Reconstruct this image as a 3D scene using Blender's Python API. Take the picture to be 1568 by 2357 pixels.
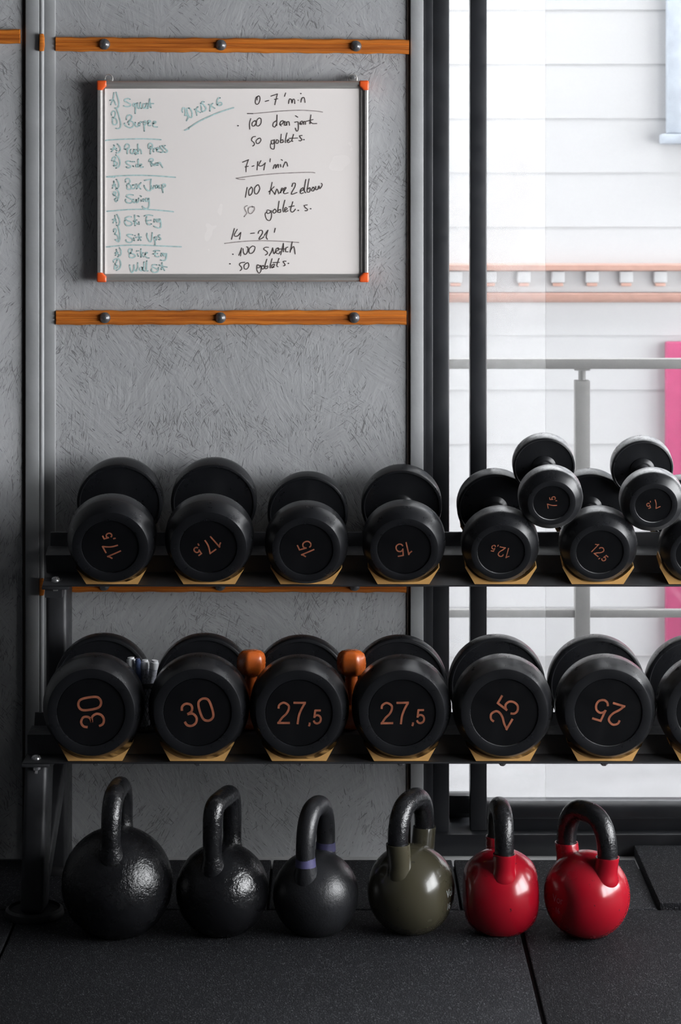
import bpy, bmesh, math, random
from mathutils import Vector, Matrix
random.seed(7)
PI = math.pi
for o in list(bpy.data.objects): bpy.data.objects.remove(o)
C = bpy.context.scene.collection
S = bpy.context.scene

# ------------------------------------------------------------------ camera, world, sun, daylight, exposure
F, YH, CH = 5200.0, 440.0, 1.464            # focal length in pixels, horizon row, eye height
cam = bpy.data.cameras.new('camera'); co = bpy.data.objects.new('camera', cam); C.objects.link(co)
co.location = (0, 0, CH); co.rotation_euler = (PI/2, 0, 0)
cam.sensor_width = 36; cam.sensor_fit = 'AUTO'; cam.lens = 36*F/2357
cam.shift_y = -(1178.5-YH)/2357
cam.clip_start = 0.05
cam.dof.use_dof = True; cam.dof.focus_distance = 4.75; cam.dof.aperture_fstop = 7.1
S.camera = co
S.view_settings.view_transform = 'Standard'; S.view_settings.look = 'None'
S.view_settings.gamma = 1; S.view_settings.exposure = 0.0; S.view_settings.use_curve_mapping = False

w = bpy.data.worlds.new('world'); S.world = w; w.use_nodes = True
bgn = w.node_tree.nodes['Background']
bgn.inputs[0].default_value = (0.95, 0.972, 1.0, 1); bgn.inputs[1].default_value = 11.3

sun = bpy.data.lights.new('sun', 'SUN'); sun.energy = .6; sun.angle = 0.05; sun.color = (1, .98, .95)
so = bpy.data.objects.new('sun', sun); C.objects.link(so); so.location = (0, 3, 6)
so.rotation_euler = Vector((-.18, .5, -1)).to_track_quat('-Z', 'Y').to_euler()

day = bpy.data.lights.new('side_window_daylight', 'AREA'); day.shape = 'RECTANGLE'
day.size = 1.6; day.size_y = 3.3; day.energy = 108; day.color = (.975, .985, 1)
do = bpy.data.objects.new('side_window_daylight', day); C.objects.link(do)
do.location = (2.62, 3.3, 1.28); do.rotation_euler = (0, PI/2, 0)

# ------------------------------------------------------------------ helpers
def P(px, py, d): return Vector(((px-784)*d/F, d, CH-(py-YH)*d/F))
def PX(px, d): return (px-784)*d/F
def PZ(py, d): return CH-(py-YH)*d/F

def fin(bm, ang=35):
    bmesh.ops.recalc_face_normals(bm, faces=bm.faces[:])
    for f in bm.faces: f.smooth = True
    for e in bm.edges:
        if len(e.link_faces) == 2:
            e.smooth = e.calc_face_angle(0) < math.radians(ang)
def obj(name, bm, mat, parent=None, ang=35, loc=None, recalc=True):
    me = bpy.data.meshes.new(name)
    if recalc: fin(bm, ang)
    bm.to_mesh(me); bm.free(); me.materials.append(mat)
    o = bpy.data.objects.new(name, me); C.objects.link(o)
    if parent: o.parent = parent
    if loc: o.location = loc
    return o
def tag(o, label, cat, group=None, kind=None):
    o['label'] = label; o['category'] = cat
    if group: o['group'] = group
    if kind: o['kind'] = kind
    return o
def thing(name, label, cat, loc=(0, 0, 0), rot=(0, 0, 0), group=None):
    o = bpy.data.objects.new(name, None); C.objects.link(o); o.empty_display_size = .05
    o.location = loc; o.rotation_euler = rot
    return tag(o, label, cat, group)
def struct(name, bm, mat, parent=None, ang=35):
    o = obj(name, bm, mat, parent, ang)
    if not parent: o['kind'] = 'structure'
    return o
def box(bm, x0, x1, y0, y1, z0, z1, bev=0.0, M=None, seg=2):
    b = bmesh.new()
    vs = [b.verts.new((x, y, z)) for x in (x0, x1) for y in (y0, y1) for z in (z0, z1)]
    for q in ((0, 1, 3, 2), (4, 6, 7, 5), (0, 4, 5, 1), (2, 3, 7, 6), (0, 2, 6, 4), (1, 5, 7, 3)):
        b.faces.new([vs[i] for i in q])
    bmesh.ops.recalc_face_normals(b, faces=b.faces[:])
    if bev: bmesh.ops.bevel(b, geom=b.edges[:], offset=bev, segments=seg, profile=.5, affect='EDGES')
    merge(bm, b, M); return bm
def merge(bm, b, M=None):
    if M is not None: b.transform(M)
    mp = {}
    for v in b.verts: mp[v] = bm.verts.new(v.co)
    for f in b.faces:
        try: bm.faces.new([mp[v] for v in f.verts])
        except ValueError: pass
    b.free()
def nbox(*a, **k): return box(bmesh.new(), *a, **k)
def lathe(prof, seg=64, axis='Y', bm=None, M=None):
    """profile of (radius, height) turned about an axis; radius 0 closes the end"""
    b = bmesh.new(); rings = []
    for r, h in prof:
        if r < 1e-6:
            rings.append([b.verts.new((0, h, 0) if axis == 'Y' else (0, 0, h))])
        else:
            rings.append([b.verts.new((r*math.cos(t), h, r*math.sin(t)) if axis == 'Y' else (r*math.cos(t), r*math.sin(t), h))
                          for t in (2*PI*k/seg for k in range(seg))])
    for A, B in zip(rings, rings[1:]):
        for k in range(seg):
            k2 = (k+1) % seg
            if len(A) == 1 and len(B) == 1: continue
            if len(A) == 1: b.faces.new((A[0], B[k], B[k2]))
            elif len(B) == 1: b.faces.new((A[k], B[0], A[k2]))
            else: b.faces.new((A[k], B[k], B[k2], A[k2]))
    if bm is None:
        if M is not None: b.transform(M)
        return b
    merge(bm, b, M); return bm
def tube(pts, rad, seg=20, bm=None, cap=True):
    if bm is None: bm = bmesh.new()
    pts = [Vector(p) for p in pts]; n = len(pts)
    if not hasattr(rad, '__len__'): rad = [rad]*n
    tan = [(pts[min(i+1, n-1)]-pts[max(i-1, 0)]).normalized() for i in range(n)]
    nrm = tan[0].orthogonal().normalized(); rings = []
    for i in range(n):
        nrm = (nrm-tan[i]*nrm.dot(tan[i])).normalized(); bi = tan[i].cross(nrm)
        rings.append([bm.verts.new(pts[i]+rad[i]*(math.cos(t)*nrm+math.sin(t)*bi)) for t in (2*PI*k/seg for k in range(seg))])
    for A, B in zip(rings, rings[1:]):
        for k in range(seg): bm.faces.new((A[k], A[(k+1) % seg], B[(k+1) % seg], B[k]))
    if cap: bm.faces.new(rings[0][::-1]); bm.faces.new(rings[-1])
    return bm
def prism(poly, y0, y1, bm=None, M=None, bev=0.0):
    """polygon in x,z extruded along y"""
    b = bmesh.new()
    A = [b.verts.new((x, y0, z)) for x, z in poly]; B = [b.verts.new((x, y1, z)) for x, z in poly]
    n = len(poly); b.faces.new(A); b.faces.new(B[::-1])
    for i in range(n): b.faces.new((A[i], B[i], B[(i+1) % n], A[(i+1) % n]))
    bmesh.ops.recalc_face_normals(b, faces=b.faces[:])
    if bev: bmesh.ops.bevel(b, geom=[e for e in b.edges if e.calc_face_angle(0) > .6], offset=bev, segments=2, profile=.5, affect='EDGES')
    if bm is None:
        if M is not None: b.transform(M)
        return b
    merge(bm, b, M); return bm
def xprism(poly, x0, x1, bm=None, M=None, bev=0.0):
    """polygon in y,z extruded along x"""
    R = Matrix(((0, 1, 0, 0), (1, 0, 0, 0), (0, 0, 1, 0), (0, 0, 0, 1)))
    b = prism(poly, x0, x1, bev=bev); b.transform(R)
    bmesh.ops.reverse_faces(b, faces=b.faces[:])
    if bm is None:
        if M is not None: b.transform(M)
        return b
    merge(bm, b, M); return bm
_tc = {}
def text_bm(s, height, thick=.0006):
    """lettering: lies in x,z facing -y, centred, given cap height"""
    cu = bpy.data.curves.new('lettering', 'FONT'); cu.body = s; cu.size = 1; cu.resolution_u = 6; cu.offset = -.012
    o = bpy.data.objects.new('lettering_tmp', cu); C.objects.link(o)
    dg = bpy.context.evaluated_depsgraph_get(); dg.update()
    me = bpy.data.meshes.new_from_object(o.evaluated_get(dg))
    b = bmesh.new(); b.from_mesh(me)
    bpy.data.objects.remove(o); bpy.data.curves.remove(cu); bpy.data.meshes.remove(me)
    k = height/0.7
    b.transform(Matrix.Diagonal((k*.93, k, k, 1)))
    xs = [v.co.x for v in b.verts]; w_ = max(xs); x0 = min(xs)
    b.transform(Matrix.Translation((-x0, 0, 0)))
    r = bmesh.ops.extrude_face_region(b, geom=b.faces[:])
    for v in [g for g in r['geom'] if isinstance(g, bmesh.types.BMVert)]: v.co.z += thick
    b.transform(Matrix(((1, 0, 0, 0), (0, 0, -1, 0), (0, 1, 0, 0), (0, 0, 0, 1))))
    return b, w_-x0

# ------------------------------------------------------------------ materials
class N:
    def __init__(s, name):
        s.m = bpy.data.materials.new(name); s.m.use_nodes = True; s.t = s.m.node_tree
        s.b = s.t.nodes['Principled BSDF']; s.tc = None
    def n(s, typ, **k):
        x = s.t.nodes.new(typ)
        for a, v in k.items(): setattr(x, a, v)
        return x
    def l(s, a, b): s.t.links.new(a, b)
    def coord(s):
        if not s.tc: s.tc = s.n('ShaderNodeTexCoord')
        return s.tc.outputs['Object']
    def mapped(s, scale=(1, 1, 1), vec=None, rot=(0, 0, 0), loc=(0, 0, 0)):
        m = s.n('ShaderNodeMapping'); s.l(vec or s.coord(), m.inputs[0])
        m.inputs['Scale'].default_value = scale; m.inputs['Rotation'].default_value = rot; m.inputs['Location'].default_value = loc
        return m.outputs[0]
    def noise(s, scale, detail=4, rough=.55, vec=None, dist=0):
        x = s.n('ShaderNodeTexNoise'); s.l(vec or s.coord(), x.inputs['Vector'])
        x.inputs['Scale'].default_value = scale; x.inputs['Detail'].default_value = detail
        x.inputs['Roughness'].default_value = rough; x.inputs['Distortion'].default_value = dist
        return x.outputs['Fac']
    def ramp(s, fac, stops):
        r = s.n('ShaderNodeValToRGB'); s.l(fac, r.inputs[0]); e = r.color_ramp.elements
        while len(e) < len(stops): e.new(.5)
        for i, (p, c) in enumerate(stops):
            e[i].position = p; e[i].color = (c, c, c, 1) if not hasattr(c, '__len__') else (*c, 1)
        return r.outputs[0]
    def math(s, op, a, b=None, clamp=False):
        x = s.n('ShaderNodeMath', operation=op, use_clamp=clamp)
        for i, v in enumerate((a, b)):
            if v is None: continue
            if isinstance(v, (int, float)): x.inputs[i].default_value = v
            else: s.l(v, x.inputs[i])
        return x.outputs[0]
    def mix(s, fac, a, b):
        x = s.n('ShaderNodeMix', data_type='RGBA')
        for sock, v in ((x.inputs[0], fac), (x.inputs[6], a), (x.inputs[7], b)):
            if isinstance(v, (int, float)): sock.default_value = v
            elif isinstance(v, tuple): sock.default_value = (*v, 1)
            else: s.l(v, sock)
        return x.outputs[2]
    def bump(s, h, strength=.3, dist=.002):
        b = s.n('ShaderNodeBump'); b.inputs['Strength'].default_value = strength; b.inputs['Distance'].default_value = dist
        s.l(h, b.inputs['Height']); s.l(b.outputs[0], s.b.inputs['Normal'])
    def set(s, **k):
        for a, v in k.items():
            i = s.b.inputs[a.replace('_', ' ')]
            if isinstance(v, (int, float)): i.default_value = v
            elif isinstance(v, tuple): i.default_value = (*v, 1)
            else: s.l(v, i)
        return s.m
def plain(name, col, rough=.5, metal=0.0, var=.12, vs=30, bump=0, coat=0, spec=.5, bs=200, bd=.0008):
    m = N(name); f = m.noise(vs, 3)
    d = tuple(c*(1-var) for c in col); e = tuple(min(1, c*(1+var)) for c in col)
    c_ = m.ramp(f, [(.3, d), (.7, e)])
    rr = m.ramp(m.noise(vs*2.3, 3), [(.3, max(.02, rough-.06)), (.7, min(1, rough+.06))])
    m.set(Base_Color=c_, Roughness=rr, Metallic=metal, Coat_Weight=coat, Specular_IOR_Level=spec)
    m.b.inputs['Coat Roughness'].default_value = .06
    if bump: m.bump(m.noise(bs, 4), bump, bd)
    return m.m

def osb_material():
    m = N('painted_strand_board'); co_ = m.coord(); hs = []; cr = []
    for i, (sc, off) in enumerate(((13, (0, 0, 0)), (9, (3.1, 0, 1.7)), (17, (5.3, 0, 4.9)))):
        mv = m.mapped((1, 1, 1), loc=off)
        wob = m.n('ShaderNodeTexNoise'); m.l(mv, wob.inputs['Vector']); wob.inputs['Scale'].default_value = 5
        wv = m.n('ShaderNodeVectorMath', operation='MULTIPLY_ADD'); m.l(wob.outputs['Color'], wv.inputs[0])
        wv.inputs[1].default_value = (.06, 0, .06); m.l(mv, wv.inputs[2])
        v = m.n('ShaderNodeTexVoronoi'); m.l(wv.outputs[0], v.inputs['Vector']); v.inputs['Scale'].default_value = sc
        sp = m.n('ShaderNodeSeparateColor'); m.l(v.outputs['Color'], sp.inputs[0])
        r = m.n('ShaderNodeVectorRotate', rotation_type='Y_AXIS'); m.l(mv, r.inputs['Vector'])
        m.l(m.math('ADD', m.math('MULTIPLY', sp.outputs[0], 2.1), .55), r.inputs['Angle'])
        st = m.mapped((9, 9, 95), vec=r.outputs[0])
        hs.append(m.noise(1, 3, .6, vec=st, dist=.4))
        st2 = m.mapped((36, 36, 430), vec=r.outputs[0], loc=(7.7*i, 0, 2))
        cr.append(m.noise(1, 1.5, .5, vec=st2, dist=.8))
    h = m.math('ADD', m.math('MULTIPLY', hs[0], .5), m.math('ADD', m.math('MULTIPLY', hs[1], .4), m.math('MULTIPLY', hs[2], .3)))
    pit = m.math('MAXIMUM', m.math('MAXIMUM', cr[0], cr[1]), cr[2])
    patch = m.ramp(m.noise(11, 3), [(.44, 0.0), (.60, 1.0)])
    thr = m.math('SUBTRACT', pit, m.math('MULTIPLY', m.math('SUBTRACT', 1.0, patch), .075))
    crack = m.ramp(thr, [(.615, 0.0), (.655, 1.0)])
    strand = m.ramp(hs[1], [(.35, (.335, .34, .348)), (.7, (.385, .39, .398))])
    big = m.ramp(m.noise(1.7, 4), [(.35, .86), (.7, 1.06)])
    bm_ = m.n('ShaderNodeMix', data_type='RGBA', blend_type='MULTIPLY'); bm_.inputs[0].default_value = 1
    m.l(strand, bm_.inputs[6]); m.l(big, bm_.inputs[7])
    red = m.ramp(m.noise(9, 2), [(.74, 0.0), (.80, .35)])
    c1 = m.mix(red, bm_.outputs[2], (.23, .15, .13))
    col = m.mix(m.math('MULTIPLY', crack, .55), c1, (.045, .042, .042))
    hh = m.math('SUBTRACT', h, m.math('MULTIPLY', crack, .55))
    m.bump(hh, .6, .0035)
    return m.set(Base_Color=col, Roughness=.52, Specular_IOR_Level=.35)
def rubber_floor_material():
    m = N('speckled_rubber_granulate'); g = m.noise(330, 2, .7); sp = m.noise(430, 1, .5)
    base = m.ramp(m.noise(3, 5), [(.3, (.0085, .009, .011)), (.75, (.0145, .0152, .018))])
    fleck = m.ramp(sp, [(.635, 0.0), (.70, 1.0)])
    dust = m.ramp(m.noise(14, 5, .7), [(.62, 0.0), (.85, .25)])
    c = m.mix(dust, m.mix(fleck, base, (.14, .14, .152)), (.09, .09, .09))
    m.bump(g, .9, .004)
    return m.set(Base_Color=c, Roughness=.72, Specular_IOR_Level=.18)
def rubber_material(name, base=(.0068, .0072, .0086), rough=.31, wear_gleam=0.0, spec=.42):
    m = N(name)
    sm = m.noise(9, 5, .65); fine = m.noise(900, 2)
    c = m.ramp(sm, [(.35, tuple(.8*b for b in base)), (.75, tuple(1.4*b for b in base))])
    scr = m.ramp(m.noise(1, 2, .5, vec=m.mapped((40, 300, 60), rot=(.4, .2, .9))), [(.76, 0.0), (.82, .4)])
    c = m.mix(scr, c, (.03, .031, .035))
    rr = m.ramp(m.noise(24, 5, .7), [(.3, rough-.08), (.7, rough+.10)])
    if wear_gleam:                                    # dusty scuffs plus painted window gleam, on the rolling rim only
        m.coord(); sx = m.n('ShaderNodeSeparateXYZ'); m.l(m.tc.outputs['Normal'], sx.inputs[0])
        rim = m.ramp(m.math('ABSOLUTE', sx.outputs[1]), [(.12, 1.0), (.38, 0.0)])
        wr = m.ramp(m.noise(45, 5, .75), [(.36, .25*wear_gleam), (.62, wear_gleam)])
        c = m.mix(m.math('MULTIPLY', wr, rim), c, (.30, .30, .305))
    m.bump(fine, .12, .0006)
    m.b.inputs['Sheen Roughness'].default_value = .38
    return m.set(Base_Color=c, Roughness=rr, Specular_IOR_Level=spec, Sheen_Weight=.10*wear_gleam)  # sheen adds to the painted gleam at grazing angles
def iron_material(name, base, rough, bump, bs, coat=0.0, bd=.0025):
    m = N(name); f = m.noise(12, 5, .6)
    c = m.ramp(f, [(.3, tuple(.75*b for b in base)), (.75, tuple(1.35*b for b in base))])
    rr = m.ramp(m.noise(40, 4), [(.3, rough-.07), (.7, rough+.09)])
    m.bump(m.math('ADD', m.noise(bs, 3, .6), m.math('MULTIPLY', m.noise(bs*3.2, 2), .4)), bump, bd)
    return m.set(Base_Color=c, Roughness=rr, Specular_IOR_Level=.5, Coat_Weight=coat)
def enamel_material(name, base, chips, dull=0.0):
    m = N(name)
    ch = m.ramp(m.noise(38, 3, .6), [(.695, 0.0), (.71, 1.0)])
    sm = m.ramp(m.noise(7, 5, .7), [(.60, 0.0), (.8, .45)])
    tone = m.ramp(m.noise(5, 3), [(.3, tuple(.88*b for b in base)), (.7, tuple(1.1*b for b in base))])
    c = m.mix(m.math('MULTIPLY', sm, .5), tone, tuple(.55*b for b in base))
    c = m.mix(m.math('MULTIPLY', ch, chips), c, (.012, .011, .012))
    rr = m.ramp(m.noise(16, 4), [(.3, .17+dull), (.7, .30+dull)])
    m.bump(m.noise(26, 2), .05, .002)
    return m.set(Base_Color=c, Roughness=rr, Specular_IOR_Level=.5, Coat_Weight=.25)
def grain_material(name, base, dark, sx=3, sz=90, rough=.55):
    m = N(name); f = m.noise(1, 4, .65, vec=m.mapped((sx, sz, sz)), dist=.5)
    c = m.ramp(f, [(.32, dark), (.62, base)])
    m.bump(f, .5, .0025)
    return m.set(Base_Color=c, Roughness=rough, Specular_IOR_Level=.3)
def brushed(name, base, rough):
    m = N(name); f = m.noise(1, 3, .6, vec=m.mapped((6, 200, 200)))
    c = m.ramp(f, [(.3, tuple(.88*b for b in base)), (.7, base)])
    return m.set(Base_Color=c, Roughness=m.ramp(f, [(.3, rough-.05), (.7, rough+.08)]), Metallic=.75)
def glass_material(name, haze, tint=(1, 1, 1)):
    m = N(name); t = m.t; out = t.nodes['Material Output']; t.nodes.remove(m.b)
    tr = m.n('ShaderNodeBsdfTransparent'); tr.inputs[0].default_value = (*tint, 1)
    gl = m.n('ShaderNodeBsdfGlossy'); gl.inputs['Roughness'].default_value = .02
    fr = m.n('ShaderNodeFresnel'); fr.inputs[0].default_value = 1.45
    mx = m.n('ShaderNodeMixShader'); m.l(m.math('MULTIPLY', fr.outputs[0], .8), mx.inputs[0]); m.l(tr.outputs[0], mx.inputs[1]); m.l(gl.outputs[0], mx.inputs[2])
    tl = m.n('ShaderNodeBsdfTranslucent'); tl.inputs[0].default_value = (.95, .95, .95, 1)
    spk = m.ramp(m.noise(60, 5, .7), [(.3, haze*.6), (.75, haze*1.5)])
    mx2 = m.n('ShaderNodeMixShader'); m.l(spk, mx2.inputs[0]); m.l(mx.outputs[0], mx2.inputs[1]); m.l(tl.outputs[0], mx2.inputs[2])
    m.l(mx2.outputs[0], out.inputs[0]); return m.m

OSB = osb_material(); MAT = rubber_floor_material()
GREYP = plain('grey_painted_timber', (.285, .29, .295), .5, var=.1, vs=9, bump=.25, bs=60, bd=.002)
GAP = plain('brown_joint_filler', (.06, .043, .035), .8)
ORANGE = grain_material('orange_stained_pine', (.60, .185, .022), (.30, .075, .010))
BOLT = plain('blackened_steel', (.15, .15, .155), .34, metal=.7, var=.3, vs=150, bump=.3, bs=300)
ZINC = plain('zinc_plated_steel', (.42, .42, .43), .28, metal=.75, var=.1)
DARKFRAME = plain('anthracite_frame_paint', (.017, .018, .021), .38, var=.2, vs=14)
RACK = plain('black_powder_coat', (.020, .0206, .0235), .5, var=.2, vs=30, bump=.12, bs=900, bd=.0004)
SADDLE = plain('tan_polyurethane', (.56, .315, .105), .42, var=.06, vs=25)
RUB = rubber_material('black_dumbbell_rubber'); RUBW = rubber_material('scuffed_gleam_rim_rubber', wear_gleam=.4); RUBX = rubber_material('rubbed_gleam_rim_rubber', wear_gleam=1.0)
DISC = rubber_material('smooth_black_disc', (.0035, .0037, .0044), .34, spec=.22)
COPPER = plain('copper_lettering', (.46, .16, .092), .38, metal=.5, var=.3, vs=60)
STEELH = plain('dull_steel_grip', (.07, .07, .075), .4, metal=.6, bump=.3, bs=700)
ALU = brushed('satin_aluminium', (.62, .60, .58), .34)
CAPR = plain('orange_plastic', (.78, .105, .02), .35, var=.05)
BOARD = plain('white_melamine', (.84, .79, .765), .22, var=.02, vs=3, coat=.15)
TEAL = plain('faded_teal_marker', (.42, .585, .58), .6, var=.25, vs=120)
INK = plain('dark_brown_marker', (.058, .044, .042), .6, var=.3, vs=120)
INKF = plain('rubbed_brown_marker', (.30, .26, .25), .6, var=.3, vs=120)
IRON1 = iron_material('glossy_black_cast_iron', (.0060, .0062, .0072), .23, .65, 110)
IRON2 = iron_material('black_pitted_cast_iron', (.0060, .0062, .0072), .21, .65, 80)
IRON3 = iron_material('matt_charcoal_cast_iron', (.0135, .014, .016), .34, .25, 190)
GRIPI = iron_material('worn_black_grip_enamel', (.009, .0092, .0105), .22, .5, 120)
PURPLE = plain('purple_paint_band', (.075, .07, .16), .45, var=.25, vs=60)
OLIVE = enamel_material('olive_enamel', (.052, .047, .030), .5)
REDE = enamel_material('red_enamel', (.30, .0045, .0135), .9)
WHITEP = plain('grey_printed_letters', (.45, .45, .47), .5); PINKP = plain('faded_printed_letters', (.50, .24, .27), .5)
NEO = plain('orange_vinyl', (.40, .082, .012), .27, var=.3, vs=22, coat=.2)
PENW = plain('white_pen_plastic', (.72, .73, .75), .35); PENB = plain('blue_pen_plastic', (.05, .07, .14), .25, coat=.4)
PENP = plain('grey_printed_pen_sleeve', (.42, .43, .48), .4, var=.5, vs=300)
MESH = plain('black_wire_mesh', (.012, .012, .013), .4, metal=.3)
DARKW = plain('dark_room_paint', (.035, .036, .039), .8)
CONC = plain('pale_concrete', (.165, .165, .168), .8, var=.14, vs=4, bump=.2, bs=60)
SILLC = plain('grey_screed', (.42, .42, .42), .7, var=.15, vs=12)
SIDING = plain('white_siding_paint', (.375, .375, .378), .6, var=.015, vs=2)
SALMON = plain('salmon_cornice_paint', (.43, .255, .205), .6, var=.08)
MAGENTA = plain('magenta_door_paint', (.33, .045, .12), .45, var=.06); PINK = plain('pink_door_panel', (.41, .18, .25), .5)
FRAMEB = plain('pale_blue_window_paint', (.30, .33, .37), .5); PANEB = plain('blue_grey_pane', (.24, .28, .33), .3)
INOX = plain('satin_grey_rail', (.16, .158, .152), .5, metal=.1, var=.05)
GLASS = glass_material('clear_door_glass', .006); HAZY = glass_material('reflection_haze_glass', .055)  # HAZY mixes a whitish wash into the pane in place of a reflection

# ------------------------------------------------------------------ the room
WY = 5.02                                    # front face of the strand-board wall
FL = -0.015                                  # slab under the mats
XR, XL = 2.6, -2.2
struct('floor', nbox(XL-.1, XR+.1, -1.1, 4.93, -.2, FL), plain('dark_underlay', (.022, .022, .025), .85))
struct('floor_door_strip', nbox(XL-.1, XR+.1, 4.93, 5.2, -.2, FL), SILLC)
struct('ceiling', nbox(XL-.15, XR+.15, -1.2, 5.22, 2.75, 2.95), DARKW)
struct('wall_sky_blocker', nbox(-5, 7, 4.6, 5.2, 2.95, 5.6), DARKW)  # unseen wall added to block sky light from the facade opposite
struct('wall_left', nbox(XL-.15, XL, -1.1, 5.2, FL, 2.75), DARKW)
struct('wall_front', nbox(XL, XR, -1.25, -1.1, FL, 2.75), DARKW)
bm = bmesh.new()
box(bm, XR, XR+.15, -1.1, 1.60, FL, 2.75); box(bm, XR, XR+.15, 4.99, 5.2, FL, 2.75)
box(bm, XR, XR+.15, 1.60, 4.99, FL, .45); box(bm, XR, XR+.15, 1.60, 4.99, 2.10, 2.75)
struct('wall_right', bm, DARKW)
bm = bmesh.new()
for y0 in (1.60, 2.70, 3.82, 4.93): box(bm, XR-.03, XR+.01, y0, y0+.06, .45, 2.10)
for z0 in (.45, 2.05): box(bm, XR-.03, XR+.01, 1.60, 4.99, z0, z0+.05)
struct('window_2', bm, DARKFRAME)

# strand-board wall, timber battens and joints
xP0, xP1 = PX(128, WY), PX(937, WY)
bm = nbox(XL, PX(975, WY), WY, 5.2, FL, 2.75); struct('wall_back', bm, OSB)
bm = nbox(XL, PX(52, 4.995), 4.995, WY-.0005, FL+.001, 2.749, .003); struct('wall_back_left_panel', bm, OSB)
t1 = struct('trim_1', nbox(PX(58, 4.985), PX(90, 4.985), 4.985, WY-.0005, FL+.001, 2.749, .003), GREYP)
bm = tube([(PX(95, 4.985), 4.992, FL+.001), (PX(95, 4.985), 4.992, 2.749)], .0055, 16)
struct('trim_2', bm, GREYP)
struct('trim_3', nbox(PX(100, 5.008), PX(127, 5.008), 5.008, WY-.0005, FL+.001, 2.749, .002), GREYP)
struct('trim_4', nbox(PX(945, 5.009), PX(975, 5.009), 5.009, WY-.0005, FL+.001, 2.749, .002), GREYP)
struct('trim_5', nbox(PX(937.5, 5.016), PX(944.5, 5.016), 5.016, WY-.0005, FL+.001, 2.749), GAP)
struct('trim_6', nbox(PX(52.2, 4.999), PX(57.9, 4.999), 4.999, WY-.0005, FL+.001, 2.749), GAP)

# glazed sliding door in the right half of the back wall
win = bpy.data.objects.new('window_1', None); C.objects.link(win); win['kind'] = 'structure'
bm = bmesh.new()
x0 = PX(975.5, 5.03)
box(bm, x0, PX(997, 5.03), 5.03, 5.2, FL, 2.75, .002)
box(bm, PX(996, 5.045), PX(1034.5, 5.045), 5.045, 5.17, FL, 2.75, .003)
obj('door_jamb', bm, DARKFRAME, win)
bm = nbox(PX(1083, 5.05), PX(1121, 5.05), 5.05, 5.10, .034, 2.75, .003)
obj('door_stile', bm, DARKFRAME, win)
xg1 = PX(1121, 5.05); xr = 2.45
bm = bmesh.new()
xprism([(5.055, .034), (5.055, .074), (5.063, .086), (5.085, .095), (5.105, .095), (5.105, .034)], xg1, xr, bm, bev=.001)
box(bm, xg1, xr, 5.0515, 5.056, .060, .0635)
obj('bottom_rail', bm, DARKFRAME, win)
bm = nbox(PX(1034, 5.10), PX(1084, 5.1), 5.12, 5.16, .052, .094, .002); box(bm, PX(1034, 5.1), PX(1084, 5.1), 5.16, 5.17, FL, .06)
obj('fixed_pane_rail', bm, DARKFRAME, win)
bm = nbox(PX(980, WY), xr, 5.022, 5.19, FL+.0005, .034, .003); obj('threshold', bm, DARKFRAME, win)
bm = nbox(xr, xr+.1, 5.03, 5.2, FL, 2.75, .003); box(bm, xr+.1, XR, 5.0, 5.2, FL, 2.75); obj('door_jamb', bm, DARKFRAME, win)
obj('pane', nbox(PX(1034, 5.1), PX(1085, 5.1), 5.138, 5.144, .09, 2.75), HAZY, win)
obj('pane', nbox(PX(1255, 5.09), xr, 5.074, 5.080, .09, 2.75), GLASS, win)
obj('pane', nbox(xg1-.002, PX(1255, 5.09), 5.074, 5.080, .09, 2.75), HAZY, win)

# ------------------------------------------------------------------ outside: terrace, railing, building across
struct('terrace', nbox(-3.2, 6, 5.2, 9.2, -.2, 0.0), CONC)
ry = 6.1
rail = thing('terrace_railing', 'brushed steel railing with square posts along the terrace outside the glass', 'railing', (0, ry, 0))
bm = nbox(-2.4, 4.0, -.022, .022, PZ(848, ry), PZ(825, ry), .002); obj('top_rail', bm, INOX, rail)
bm = nbox(-2.4, 4.0, -.012, .012, PZ(1420, ry), PZ(1402, ry), .002); obj('mid_rail', bm, INOX, rail)
for k in range(-2, 4):
    xx = PX(1340, ry)+1.15*k
    if xx < -2.4 or xx > 4: continue
    b = nbox(xx-.02, xx+.02, -.02, .02, .0, PZ(875, ry), .002)
    lathe([(0, PZ(875, ry)), (.010, PZ(875, ry)), (.010, PZ(848, ry)), (0, PZ(848, ry))], 16, 'Z', b, Matrix.Translation((xx, 0, 0)))
    box(b, xx-.02, xx+.02, -.02, .02, PZ(852, ry), PZ(848, ry)); box(b, xx-.05, xx+.05, -.05, .05, 0, .008)
    obj('post', b, INOX, rail)
by = 7.115
bld = thing('opposite_building', 'white clapboard building with salmon cornice across the terrace', 'building', (0, by, 0))
bm = bmesh.new(); pit = .171; zb = PZ(522, by)-8*pit
poly = [(.3, 0)]
z = max(0, zb)
prof = []
zz = [zb+k*pit for k in range(0, 15)]
prof = [(.004, 0.0)]
for q in zz:
    if q <= .02: continue
    prof += [(0.003, q), (-.0002, q)]
prof += [(0.006, zz[-1]+.05)]
vs = [[bm.verts.new((x, y_, z_)) for y_, z_ in prof] for x in (-4.5, 7)]
for i in range(len(prof)-1): bm.faces.new((vs[0][i], vs[1][i], vs[1][i+1], vs[0][i+1]))
box(bm, -4.5, 7, .02, .3, 0, zz[-1])
obj('siding_wall', bm, SIDING, bld, ang=20)
obj('roof_edge', nbox(-4.6, 7.1, -.06, .4, zz[-1]+.04, zz[-1]+.10, .006), FRAMEB, bld)
bm = xprism([(-.042, PZ(621, by)), (-.048, PZ(609, by)), (0, PZ(606, by)), (.0, PZ(625, by))], -4.5, 7); obj('cornice_cap', bm, SALMON, bld)
bm = nbox(-4.5, 7, -.012, .01, PZ(672, by), PZ(624, by)); obj('cornice_frieze', bm, SIDING, bld)
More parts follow.
